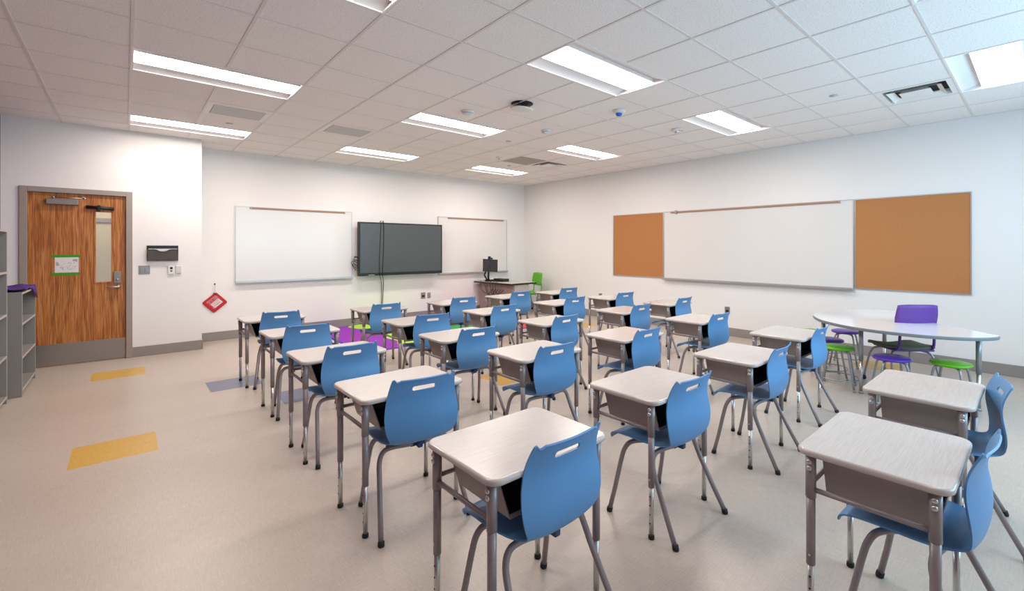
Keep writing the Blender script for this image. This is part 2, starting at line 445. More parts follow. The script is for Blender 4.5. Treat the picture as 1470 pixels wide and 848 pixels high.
# stop bead
fr.box(DX0 + 0.012, DX0 + 0.026, YD + 0.065, YD + 0.13, 0, DZ - 0.012); fr.box(DX1 - 0.026, DX1 - 0.012, YD + 0.065, YD + 0.13, 0, DZ - 0.012)
door = struct(fr.build('door_1', 'frame_paint'))
ya, yb = YD + 0.018, YD + 0.062
x0, x1, z1 = DX0 + 0.014, DX1 - 0.014, DZ - 0.014
wx0, wx1, wz0, wz1 = -0.275, -0.125, 1.02, 1.93
b = MB(); b.box(x0, wx0, ya, yb, 0.008, z1); b.box(wx1, x1, ya, yb, 0.008, z1)
b.box(wx0, wx1, ya, yb, 0.008, wz0); b.box(wx0, wx1, ya, yb, wz1, z1)
leaf = struct(b.build('door_leaf', 'oak', door))
b = MB(); e = 0.013
for q in ((wx0 - e, wx0 + 0.004, wz0 - e, wz1 + e), (wx1 - 0.004, wx1 + e, wz0 - e, wz1 + e), (wx0, wx1, wz0 - e, wz0 + 0.004), (wx0, wx1, wz1 - 0.004, wz1 + e)):
    b.box(q[0], q[1], ya - 0.008, yb + 0.008, q[2], q[3], bev=0.002, seg=1)
struct(b.build('window_bead', 'oak', leaf))
struct(MB().box(wx0, wx1, (ya + yb) / 2 - 0.003, (ya + yb) / 2 + 0.003, wz0, wz1).build('door_glass', 'glass', leaf))
b = MB(); b.box(x0 + 0.01, x1 - 0.005, ya - 0.0025, ya, 0.015, 0.275)
for x in (x0 + 0.03, (x0 + x1) / 2, x1 - 0.025):
    for z in (0.03, 0.26): b.lathe([(0.005, 0), (0.004, 0.002), (0, 0.003)], (x, ya - 0.0025, z), 8, mtx=Matrix.Rotation(R(90), 4, 'X'))
struct(b.build('kick_plate', 'steel', leaf))
b = MB(); b.box(-0.105, -0.035, ya - 0.022, ya, 1.0, 1.155, bev=0.004)
b.lathe([(0.014, 0), (0.014, 0.01), (0.009, 0.012), (0, 0.012)], (-0.07, ya - 0.022, 1.045), 14, mtx=Matrix.Rotation(R(90), 4, 'X'))
struct(b.build('lock_plate', 'steel', leaf))
b = MB(); b.lathe([(0.026, 0), (0.026, 0.012), (0.012, 0.014), (0.012, 0.055), (0, 0.055)], (-0.06, ya, 0.955), 18, mtx=Matrix.Rotation(R(90), 4, 'X'))
b.tube([(-0.06, ya - 0.05, 0.955), (-0.10, ya - 0.054, 0.955), (-0.17, ya - 0.05, 0.951)], [0.010, 0.009, 0.008], 10)
struct(b.build('door_handle', 'chrome', leaf))
b = MB(); b.box(-0.70, -0.425, ya - 0.06, ya, 2.0, 2.068, bev=0.005)
struct(b.build('door_closer', 'steel', leaf))
b = MB(); b.tube([(-0.64, ya - 0.03, 2.09), (-0.37, ya - 0.05, 2.082)], 0.006); b.tube([(-0.64, ya - 0.03, 2.07), (-0.64, ya - 0.03, 2.10)], 0.014)
b.tube([(-0.37, ya - 0.05, 2.07), (-0.37, ya - 0.05, 2.098)], 0.013); b.tube([(-0.37, ya - 0.05, 2.095), (-0.42, YD - 0.005, 2.12)], 0.005)
struct(b.build('closer_arm', 'steel', leaf))
# poster held by green tape, rolled door shade
t = thing('taped_poster', 'long white printed sheet held to the oak door by green tape', 'poster', (0, 0, 0))
MB().box(-0.63, -0.455 + 0.03, ya - 0.0012, ya - 0.0002, 1.155, 1.345).build('sheet', 'paper', t)
rnd = random.Random(3); b = MB()
for k in range(46):
    x = rnd.uniform(-0.615, -0.445); z = rnd.uniform(1.19, 1.28) - abs(x + 0.53) * 0.1
    b.box(x, x + rnd.uniform(0.002, 0.009), ya - 0.0016, ya - 0.0012, z, z + rnd.uniform(0.003, 0.012))
b.quad([(-0.62, ya - 0.0016, 1.24), (-0.59, ya - 0.0016, 1.245), (-0.60, ya - 0.0016, 1.28), (-0.62, ya - 0.0016, 1.295)])
b.quad([(-0.48, ya - 0.0016, 1.30), (-0.435, ya - 0.0016, 1.285), (-0.435, ya - 0.0016, 1.325), (-0.475, ya - 0.0016, 1.32)])
b.build('printing', 'greyink', t)
for z, xe in ((1.345, -0.405), (1.122, -0.412)):
    MB().box(-0.655, xe, ya - 0.0022, ya - 0.0016, z, z + 0.03).build('tape_strip', 'tape', t)
t = thing('door_shade', 'black rolled-up fabric shade fixed above the narrow door window', 'blind', (0, 0, 0))
b = MB(); b.tube([(-0.36, ya - 0.022, 1.985), (-0.10, ya - 0.022, 1.972)], 0.021, 12); b.build('roll', 'black', t)
b = MB(); b.box(-0.255, -0.228, ya - 0.046, ya, 1.93, 2.012, bev=0.003); b.build('strap', 'blackmat', t)

# items on the door wall
t = thing('wall_file_holder', 'black mesh file pocket mounted on the wall right of the door', 'file holder', (0.385, YD, 1.39))
b = MB(); b.box(-0.165, 0.165, -0.008, 0, -0.105, 0.105, bev=0.003); b.box(-0.165, 0.165, -0.012, -0.004, 0.072, 0.105)
b.build('back_plate', 'black', t)
out = []
pts = [(-0.16, 0.05), (-0.08, 0.05), (-0.03, 0.025), (0.03, 0.025), (0.08, 0.05), (0.16, 0.05)]
top = catmull([Vector((x, 0, z)) for x, z in pts], 6)
b = MB()
for (p, q) in zip(top, top[1:]):
    b.quad([(p.x, -0.035, -0.10), (q.x, -0.035, -0.10), (q.x, -0.055, q.z), (p.x, -0.055, p.z)])
b.quad([(-0.16, -0.035, -0.10), (-0.16, -0.055, 0.05), (-0.16, -0.008, 0.07), (-0.16, -0.008, -0.10)])
b.quad([(0.16, -0.035, -0.10), (0.16, -0.055, 0.05), (0.16, -0.008, 0.07), (0.16, -0.008, -0.10)])
b.quad([(-0.16, -0.035, -0.10), (0.16, -0.035, -0.10), (0.16, -0.008, -0.10), (-0.16, -0.008, -0.10)])
b.build('mesh_pocket', 'meshmetal', t)
b = MB(); b.tube([(p.x, -0.056, p.z) for p in top], 0.004, 6)
b.tube([(-0.16, -0.056, 0.05), (-0.16, -0.036, -0.10), (0.16, -0.036, -0.10), (0.16, -0.056, 0.05)], 0.0045, 6)
b.build('wire_rim', 'black', t)
MB().box(-0.15, 0.15, -0.030, -0.027, -0.09, 0.062).build('paper_sheet', 'paper', t)

t = thing('light_switch', 'steel double light switch plate beside the door frame', 'light switch', (0.195, YD, 1.165))
MB().box(-0.058, 0.058, -0.006, 0, -0.058, 0.058, bev=0.003).build('plate', 'steel', t)
for x in (-0.024, 0.024): MB().box(x - 0.017, x + 0.017, -0.011, -0.004, -0.034, 0.034, bev=0.002).build('rocker', 'steelgrey', t)
t = thing('thermostat', 'white thermostat with dark display under the mesh file pocket', 'thermostat', (0.475, YD, 1.155))
MB().box(-0.036, 0.036, -0.022, 0, -0.058, 0.058, bev=0.005).build('case', 'white', t)
b = MB(); b.box(-0.014, 0.014, -0.024, -0.02, 0.010, 0.042); b.build('display', 'black', t)
b = MB(); b.quad([(-0.014, -0.0235, -0.010), (0, -0.0235, -0.028), (0.014, -0.0235, -0.010)]); b.box(-0.014, 0.014, -0.0235, -0.02, -0.010, -0.006)
b.build('button', 'black', t)
o = MB().box(-0.032, 0.032, -0.020, 0, -0.054, 0.054, bev=0.005).build('wall_sensor', 'offwhite', loc=(0.553, YD, 1.158))
tag(o, 'plain off-white sensor box right of the thermostat', 'sensor')

# ------------------------------------------------------------------ boards
def whiteboard(name, label, L, H, loc, rz, rail=(0.1, 0.9), hook=False):
    # lies along local +X, faces local -Y, origin at lower left corner of the board
    t = thing(name, label, 'whiteboard', loc, rz)
    MB().box(0.008, L - 0.008, -0.014, -0.002, 0.008, H - 0.008).build('writing_surface', 'wb', t)
    b = MB(); f = 0.011
    b.box(0, f, -0.020, 0, 0, H); b.box(L - f, L, -0.020, 0, 0, H); b.box(f, L - f, -0.020, 0, 0, f); b.box(f, L - f, -0.020, 0, H - f, H)
    b.build('frame', 'alu', t)
    b = MB(); b.box(0, L, -0.075, -0.014, -0.022, -0.002, bev=0.004); b.box(0, L, -0.078, -0.070, -0.018, 0.008, bev=0.003, seg=1)
    b.build('marker_tray', 'alu', t)
    b = MB(); b.box(L * rail[0], L * rail[1], -0.032, -0.014, H - 0.036, H - 0.008, bev=0.003, seg=1); b.build('map_rail', 'railcork', t)
    b = MB()
    for x in (L * rail[0], L * rail[1] - 0.02): b.box(x, x + 0.02, -0.036, -0.014, H - 0.04, H - 0.004, bev=0.003, seg=1)
    if hook:
        x = L * rail[0] + 0.10; b.box(x, x + 0.03, -0.045, -0.014, H - 0.05, H + 0.012, bev=0.003, seg=1)
    b.build('rail_end', 'steel', t)
    return t
whiteboard('whiteboard', 'whiteboard on the back wall left of the television', 1.835, 1.235, (1.305, YB, 0.91), 0, (0.11, 0.93))
whiteboard('whiteboard', 'whiteboard on the back wall right of the television, behind the monitor', 1.86, 1.235, (4.94, YB, 0.91), 0, (0.13, 0.94))
whiteboard('whiteboard', 'long whiteboard on the right wall between two corkboards', 3.06, 1.235, (XR, 4.85, 0.90), -R(90), (0.05, 0.945), True)
def corkboard(label, L, H, loc, rz):
    t = thing('corkboard', label, 'corkboard', loc, rz)
    MB().box(0.01, L - 0.01, -0.012, -0.002, 0.01, H - 0.01).build('cork_panel', 'cork', t)
    b = MB(); f = 0.013
    b.box(0, f, -0.018, 0, 0, H); b.box(L - f, L, -0.018, 0, 0, H); b.box(f, L - f, -0.018, 0, 0, f); b.box(f, L - f, -0.018, 0, H - f, H)
    b.build('frame', 'alu', t)
corkboard('narrower corkboard on the right wall, nearer the room corner', 1.21, 1.235, (XR, 6.065, 0.90), -R(90))
corkboard('wider corkboard on the right wall above the white table', 1.20, 1.235, (XR, 1.785, 0.90), -R(90))

# ------------------------------------------------------------------ television with hanging cables
TY = YB - 0.16
t = thing('television', 'large dark flat television mounted between the back whiteboards', 'television', (3.20, TY, 0.93))
TW, THh = 1.745, 1.025
MB().box(0, TW, -0.03, 0.05, 0, THh, bev=0.006).build('bezel', 'black', t)
MB().box(0.028, TW - 0.028, -0.0325, -0.029, 0.055, THh - 0.028).build('screen', 'screen', t)
b = MB(); b.box(0.5, TW - 0.5, 0.05, 0.155, 0.25, 0.75, bev=0.004); b.build('wall_mount', 'blackmat', t)
b = MB(); b.box(0.18, 0.30, -0.036, -0.03, 0.012, 0.022); b.build('badge', 'alu', t)
b = MB(); b.box(TW - 0.28, TW - 0.1, -0.045, -0.03, 0.0, 0.02, bev=0.003); b.build('control_strip', 'blackmat', t)
b = MB()
for k, z in enumerate((0.36, 0.30, 0.22, 0.26)):
    b.tube([(0.02, 0.03, z), (-0.05 - 0.02 * k, 0.05, z + 0.01), (-0.03, 0.09, z - 0.08), (0.03, 0.06, z - 0.12)], 0.005, 6, smooth_path=5)
b.box(-0.055, 0.01, 0.02, 0.05, 0.35, 0.372); b.box(-0.06, 0.01, 0.02, 0.05, 0.285, 0.30)
b.build('side_cable', 'black', t)
def vx(px): return px
b = MB()
b.tube([(3.62, TY + 0.03, 1.962), (3.62, TY - 0.038, 1.962), (3.605, TY - 0.037, 1.6), (3.59, TY - 0.037, 1.2), (3.60, TY - 0.038, 0.93), (3.69, YB - 0.04, 0.78), (3.70, YB - 0.03, 0.50), (3.69, YB - 0.03, 0.15), (3.70, YB - 0.04, 0.006)], 0.0055, 6, smooth_path=6)
tag(b.build('display_cable', 'black'), 'left of the black cables hanging over the television screen', 'cable')
b = MB()
b.tube([(3.67, TY + 0.03, 1.962), (3.67, TY - 0.038, 1.962), (3.675, TY - 0.037, 1.6), (3.66, TY - 0.037, 1.2), (3.655, TY - 0.038, 0.93), (3.735, YB - 0.04, 0.78), (3.725, YB - 0.03, 0.50), (3.71, YB - 0.03, 0.15), (3.76, YB - 0.04, 0.006)], 0.0065, 6, smooth_path=6)
tag(b.build('display_cable', 'black'), 'right of the black cables hanging over the television screen', 'cable')

# outlets
def outlet(label, loc, rz, w=0.085, h=0.12, dark=True, mt='steel'):
    t = thing('wall_outlet', label, 'wall outlet', loc, rz)
    MB().box(-w / 2, w / 2, -0.007, 0, -h / 2, h / 2, bev=0.002).build('plate', mt, t)
    b = MB()
    if dark: b.box(-w * 0.28, w * 0.28, -0.010, -0.006, -h * 0.25, h * 0.05, bev=0.001, seg=1)
    else:
        for z in (-h * 0.2, h * 0.2): b.box(-w * 0.25, w * 0.25, -0.009, -0.006, z - 0.016, z + 0.016, bev=0.001, seg=1)
    b.build('socket', 'blackmat' if dark else 'steelgrey', t)
outlet('wider steel outlet plate on the back wall below the television', (4.60, YB, 0.46), 0, 0.10, 0.13)
outlet('narrower grey socket plate right of the steel outlet', (4.735, YB, 0.455), 0, 0.075, 0.115, False, 'steelgrey')
outlet('steel outlet plate on the right wall below the long whiteboard', (XR, 3.62, 0.42), -R(90), 0.085, 0.12)
outlet('steel outlet plate on the right wall behind the farther desks', (XR, 6.42, 0.44), -R(90), 0.085, 0.12)

# red pouch hanging from a hook
t = thing('red_pouch', 'red vinyl pouch with clear window hanging on the back wall', 'pouch', (1.04, YB, 0.60), 0)
mtx = Matrix.Rotation(-R(42), 4, 'Y')
b = MB(); q = bmesh.new(); tmp = MB()
tmp.slab(rrect(-0.122, 0.122, -0.115, 0.115, 0.028), 0.002, 0.026, 0.008); 
m0 = Matrix.Rotation(R(90), 4, 'X')
bmesh.ops.transform(tmp.bm, matrix=mtx @ m0, verts=tmp.bm.verts); tmp.build('pouch_body', 'red', t)
tmp = MB(); tmp.slab(rrect(-0.078, 0.086, -0.07, 0.085, 0.015), 0.026, 0.0275)
bmesh.ops.transform(tmp.bm, matrix=mtx @ m0, verts=tmp.bm.verts); tmp.build('clear_window', 'windowpink', t)
tmp = MB(); tmp.slab(rrect(-0.055, 0.075, -0.062, 0.02, 0.004), 0.0275, 0.0285)
bmesh.ops.transform(tmp.bm, matrix=mtx @ m0, verts=tmp.bm.verts); tmp.build('card', 'paper', t)
tmp = MB(); rr = random.Random(5)
for k in range(3):
    x = -0.045
    while x < 0.06:
        w = rr.uniform(0.004, 0.014); tmp.slab([(x, -0.045 + 0.022 * k), (x + w, -0.045 + 0.022 * k), (x + w, -0.033 + 0.022 * k), (x, -0.033 + 0.022 * k)], 0.0285, 0.029); x += w + 0.006
bmesh.ops.transform(tmp.bm, matrix=mtx @ m0, verts=tmp.bm.verts); tmp.build('card_printing', 'redink', t)
tmp = MB()
for x0_, x1_, y0_, y1_ in ((-0.08, -0.06, 0.03, 0.07), (-0.04, -0.01, 0.03, 0.065), (0.0, 0.03, 0.035, 0.07), (-0.08, -0.065, -0.03, 0.02)):
    tmp.slab([(x0_, y0_), (x1_, y0_ - 0.006), (x1_, y1_ - 0.01), (x0_, y1_)], 0.0275, 0.0283)
bmesh.ops.transform(tmp.bm, matrix=mtx @ m0, verts=tmp.bm.verts); tmp.build('contents', 'redink', t)
b = MB(); b.tube([(0, -0.02, 0.285), (0.005, -0.015, 0.16)], 0.0016, 6); b.tube([(0, -0.02, 0.285), (-0.02, -0.015, 0.15)], 0.0016, 6); b.build('cord', 'offwhite', t)
b = MB(); b.tube([(-0.022, -0.026, 0.150), (-0.005, -0.026, 0.143)], 0.008, 8); b.tube([(0.006, -0.026, 0.137), (0.016, -0.026, 0.13)], 0.008, 8); b.build('zip_pull', 'blackmat', t)
b = MB(); b.box(-0.009, 0.009, -0.004, 0, -0.012, 0.014, bev=0.002); b.tube([(0, -0.002, 0.006), (0, -0.028, 0), (0, -0.028, 0.01)], 0.0035, 8)
tag(b.build('wall_hook', 'blackmat', loc=(1.04, YB, 0.89)), 'small dark wall hook holding the red pouch', 'hook')

# ------------------------------------------------------------------ ceiling lights
def make_light():
    t = thing('ceiling_light', '', 'ceiling light', group='recessed ceiling lights')
    L2, W2 = T - 0.004, T / 2 - 0.004   # half length (x), half width (y)
    LL = 2 * T
    b = MB(); hl = LL / 2 - 0.006; hw = T / 2 - 0.006; inx = hl - 0.012; d = 0.06; lw = 0.145
    # recessed side reflectors rising to the skirts of the centre lens
    for s in (-1, 1):
        b.quad([(-hl, s * hw, 0), (hl, s * hw, 0), (hl, s * (lw + 0.006), d), (-hl, s * (lw + 0.006), d)])
        b.quad([(-hl, s * (lw + 0.006), d), (hl, s * (lw + 0.006), d), (hl, s * (lw + 0.004), 0.020), (-hl, s * (lw + 0.004), 0.020)])
        b.quad([(s * hl, -hw, 0), (s * hl, hw, 0), (s * hl, hw, d + 0.01), (s * hl, -hw, d + 0.01)])
    b.quad([(-hl, -lw - 0.006, d + 0.005), (hl, -lw - 0.006, d + 0.005), (hl, lw + 0.006, d + 0.005), (-hl, lw + 0.006, d + 0.005)])
    b.build('reflector', 'troffer', t)
    b = MB(); r = 0.014
    b.box(-hl - 0.008, hl + 0.008, hw - r + 0.006, hw + 0.008, -0.005, 0.004); b.box(-hl - 0.008, hl + 0.008, -hw - 0.008, -hw + r - 0.006, -0.005, 0.004)
    b.box(-hl - 0.008, -hl + r - 0.006, -hw, hw, -0.005, 0.004); b.box(hl - r + 0.006, hl + 0.008, -hw, hw, -0.005, 0.004)
    b.build('rim', 'troffer', t)
    b = MB(); n = 8; prev = None
    for k in range(n + 1):
        a = math.pi * k / n; y = -lw * math.cos(a); z = 0.022 - 0.006 * math.sin(a)
        if prev: b.quad([(-inx + 0.005, prev[0], prev[1]), (inx - 0.005, prev[0], prev[1]), (inx - 0.005, y, z), (-inx + 0.005, y, z)])
        prev = (y, z)
    b.build('lens', 'lens', t)
    return t
lproto = make_light()
DIML = [ch for ch in lproto.children if ch.name.startswith('lens')][0].data.copy(); DIML.materials[0] = M['lensdim']
ln = {(0, 8): 'ceiling light nearest the door, just before the projecting wall', (4, 8): 'ceiling light nearest the back wall, in front of the television',
      (8, 8): 'ceiling light nearest the room corner, above the teacher desk', (0, 4): 'long ceiling light at upper left, second nearest the door',
      (4, 4): 'ceiling light at the middle of the room beside a smoke detector', (8, 4): 'ceiling light above the far right desks beside a square diffuser',
      (0, 0): 'ceiling light cut by the top edge, left of centre', (4, 0): 'large ceiling light at top centre of the photo',
      (8, 0): 'ceiling light at right centre, nearer the long whiteboard', (0, -4): 'ceiling light above and behind the camera, door side',
      (4, -4): 'ceiling light cut by the top edge at right', (8, -4): 'large ceiling light at the right edge beside a square diffuser'}
for n, (i, j) in enumerate(lights):
    o = lproto if n == 0 else copy_tree(lproto)
    if j == -4:
        for ch in o.children:
            if ch.name.startswith('lens'): ch.data = DIML
    place(o, GX + (i + 1) * T, GY + (j + 0.5) * T, 0, ln[(i, j)], CEIL)

def cellc(k): i, j = cells[k]; return (GX + (i + 0.5) * T, GY + (j + 0.5) * T, CEIL)
def grille(key, label):
    t = thing('return_grille', label, 'ceiling vent', cellc(key), 0, 'perforated return grilles')
    h = T / 2 - 0.006; q = 0.245
    b = MB()
    b.box(-h, h, q - 0.03, h, -0.004, 0.004); b.box(-h, h, -h, -q + 0.03, -0.004, 0.004); b.box(-h, -q, -q + 0.03, q - 0.03, -0.004, 0.004); b.box(q, h, -q + 0.03, q - 0.03, -0.004, 0.004)
    b.build('frame', 'vent', t)
    MB().box(-q + 0.004, q - 0.004, -q + 0.034, q - 0.034, -0.006, 0.0).build('perforated_face', 'perf', t)
grille('grille_near', 'grey return grille in the ceiling near the door side lights')
grille('grille_far', 'grey return grille in the ceiling before the left whiteboard')
def diffuser(key, label):
    t = thing('ceiling_diffuser', label, 'ceiling vent', cellc(key), 0, 'square supply diffusers')
    b = MB(); h = T / 2 - 0.004
    def ring(o, i, z0, z1):
        for s in ((1, 0), (-1, 0), (0, 1), (0, -1)):
            if s[0]: b.quad([(s[0] * o, -o, z0), (s[0] * o, o, z0), (s[0] * i, i, z1), (s[0] * i, -i, z1)])
            else: b.quad([(-o, s[1] * o, z0), (o, s[1] * o, z0), (i, s[1] * i, z1), (-i, s[1] * i, z1)])
    ring(h, 0.25, -0.002, -0.002); ring(0.25, 0.235, -0.002, 0.05)
    b.build('frame', 'vent', t)
    b = MB()
    ring(0.215, 0.165, -0.012, 0.022)
    b.build('cone', 'vent', t)
    b = MB(); b.slab([(-0.125, -0.125), (0.125, -0.125), (0.125, 0.125), (-0.125, 0.125)], -0.012, -0.008)
    ring(0.125, 0.10, -0.01, 0.02)
    b.build('centre_plate', 'vent', t)
    MB().box(-0.24, 0.24, -0.24, 0.24, 0.055, 0.06).build('duct', 'dark', t)
diffuser('diff_near', 'square ceiling diffuser at right, beside the rightmost ceiling light')
diffuser('diff_far', 'square ceiling diffuser farther away, above the teacher desk')
x, y, z = cellc('panel')
o = MB().box(-T / 2 + 0.008, T / 2 - 0.008, -T / 2 + 0.008, T / 2 - 0.008, 0.0, 0.008).build('access_panel', 'tileflat', loc=(x, y, CEIL))
tag(o, 'plain darker ceiling panel beside the farther square diffuser', 'ceiling panel')

def smoke(label, x, y, r=0.07, group=None):
    t = thing('smoke_detector', label, 'smoke detector', (x, y, CEIL), 0, group)
    b = MB(); b.lathe([(0, -0.002), (r, -0.002), (r, -0.016), (r * 0.93, -0.02), (0, -0.02)], seg=24); b.build('base', 'white', t)
    b = MB(); b.lathe([(r * 0.82, -0.02), (r * 0.82, -0.034), (r * 0.6, -0.048), (0, -0.052)], seg=24); b.build('head', 'white', t)
    b = MB(); b.lathe([(r * 0.835, -0.024), (r * 0.835, -0.031)], seg=24); b.box(-r * 0.25, r * 0.25, -r * 0.62, -r * 0.5, -0.048, -0.036); b.build('vent_slot', 'greyink', t)
smoke('larger round smoke detector beside the middle ceiling light', 2.86, 4.50, 0.075)
smoke('smaller round smoke detector between the middle and right ceiling lights', 4.08, 4.52, 0.06)
t = thing('motion_sensor', 'white ceiling sensor with a bright blue cap', 'sensor', (4.10, 3.30, CEIL))
b = MB(); b.lathe([(0, -0.002), (0.075, -0.002), (0.07, -0.02), (0.05, -0.032), (0, -0.034)]); b.build('base', 'white', t)
b = MB(); b.lathe([(0.035, -0.03), (0.036, -0.045), (0.028, -0.06), (0, -0.068)]); b.build('cap', 'bluedome', t)
t = thing('fire_strobe', 'small white ceiling strobe with red lettering near the right lights', 'alarm', (5.30, 3.30, CEIL))
b = MB(); b.lathe([(0, -0.002), (0.075, -0.002), (0.072, -0.02), (0.06, -0.03), (0, -0.032)]); b.build('base', 'white', t)
b = MB(); b.lathe([(0.025, -0.03), (0.024, -0.05), (0, -0.055)]); b.build('strobe_lens', 'chrome', t)
b = MB(); b.box(-0.045, 0.045, -0.068, -0.058, -0.030, -0.0265); b.build('lettering', 'red', t)
t = thing('junction_box_cover', 'white round cover hanging loose below a dark ceiling opening with wires', 'cover', (3.14, 3.86, CEIL))
b = MB(); b.lathe([(0, -0.001), (0.12, -0.001), (0.12, -0.003), (0, -0.003)]); b.build('opening', 'dark', t)
b = MB(); b.lathe([(0, -0.050), (0.125, -0.050), (0.13, -0.056), (0.11, -0.066), (0, -0.070)], mtx=Matrix.Rotation(R(6), 4, 'X')); b.build('cover', 'white', t)
b = MB(); b.tube([(0.02, 0.03, -0.002), (0.05, 0.0, -0.03), (0.03, -0.03, -0.055)], 0.006, 6, smooth_path=4); b.build('wire', 'black', t)
b = MB(); b.tube([(-0.05, 0.0, -0.002), (-0.06, -0.04, -0.02), (-0.03, -0.02, -0.055)], 0.006, 6, smooth_path=4); b.build('wire', 'black', t)
b = MB(); b.tube([(0.07, 0.0, -0.002), (0.085, -0.03, -0.03), (0.06, -0.02, -0.055)], 0.006, 6, smooth_path=4); b.build('yellow_wire', 'yellowwire', t)
t = thing('ceiling_speaker_sensor', 'tiny white ceiling sensor above the television', 'sensor', (4.70, 6.40, CEIL))
b = MB(); b.lathe([(0, -0.002), (0.06, -0.002), (0.055, -0.02), (0, -0.024)]); b.build('base', 'white', t)
b = MB(); b.lathe([(0.018, -0.02), (0.018, -0.04), (0, -0.045)]); b.build('eye', 'perf', t)
for lab, x, y in (('round flush sprinkler cover beside the near right diffuser', 5.30, 1.47), ('round flush sprinkler cover beside the left return grille', 0.96, 6.98),
                  ('round flush sprinkler cover beside the plain darker ceiling panel', 5.32, 6.92), ('round flush sprinkler cover beyond the smaller smoke detector', 4.10, 5.35)):
    b = MB(); b.lathe([(0, 0), (0.036, 0), (0.038, -0.006), (0, -0.007)]); tag(b.build('sprinkler_cover', 'perf', loc=(x, y, CEIL)), lab, 'sprinkler')

# ------------------------------------------------------------------ rug
b = MB(); RX0, RX1, RY0, RY1 = 2.42, 5.80, 6.44, 8.90
def rp(pts, z, mi): b.slab(pts, 0.001 if z < 0.007 else 0.006, z, 0, mi)
rug = thing('rug', 'large purple, lime, green and red rug under the far desks', 'rug')
b.slab(rrect(RX0, RX1, RY0, RY1, 0.06), 0.0005, 0.006, 0); M['rugblue'] = mat('rug_blue', srgb(40, 60, 180), 0.95, noise=0.2, scale=300)
b.build('border', 'rugblue', rug)
M['rugpurple'] = mat('rug_purple', srgb(140, 44, 168), 0.95, noise=0.14, scale=300); M['ruglime'] = mat('rug_lime', srgb(166, 214, 66), 0.95, noise=0.12, scale=300)
M['ruggreen'] = mat('rug_green', srgb(46, 150, 84), 0.95, noise=0.12, scale=300); M['rugred'] = mat('rug_red', srgb(236, 62, 48), 0.95, noise=0.1, scale=300)
b = MB(); b.slab(rrect(RX0 + 0.03, RX1 - 0.03, RY0 + 0.03, RY1 - 0.03, 0.05), 0.006, 0.008, 0); b.build('purple_field', 'rugpurple', rug)
def blob(pts, z): return [(p.x, p.y) for p in catmull([Vector((x, y, 0)) for x, y in pts], 6, True)]
b = MB(); b.slab(blob([(3.08, 8.84), (3.1, 8.35), (3.35, 7.9), (3.1, 7.3), (3.12, 6.95), (3.05, 6.6), (3.7, 6.55), (4.2, 7.2), (4.3, 8.2), (4.2, 8.82)], 0), 0.008, 0.0095, 0); b.build('lime_patch', 'ruglime', rug)
b = MB(); b.slab(blob([(4.3, 6.7), (5.0, 6.9), (5.1, 7.6), (4.9, 8.2), (4.4, 8.0), (4.1, 7.2)], 0), 0.0095, 0.011, 0); b.build('green_patch', 'ruggreen', rug)
b = MB(); b.slab([(5.0, 6.48), (5.76, 6.48), (5.76, 8.84), (5.28, 8.84), (5.05, 8.3), (5.15, 7.6), (5.05, 6.9)], 0.008, 0.0100, 0); b.build('red_patch', 'rugred', rug)

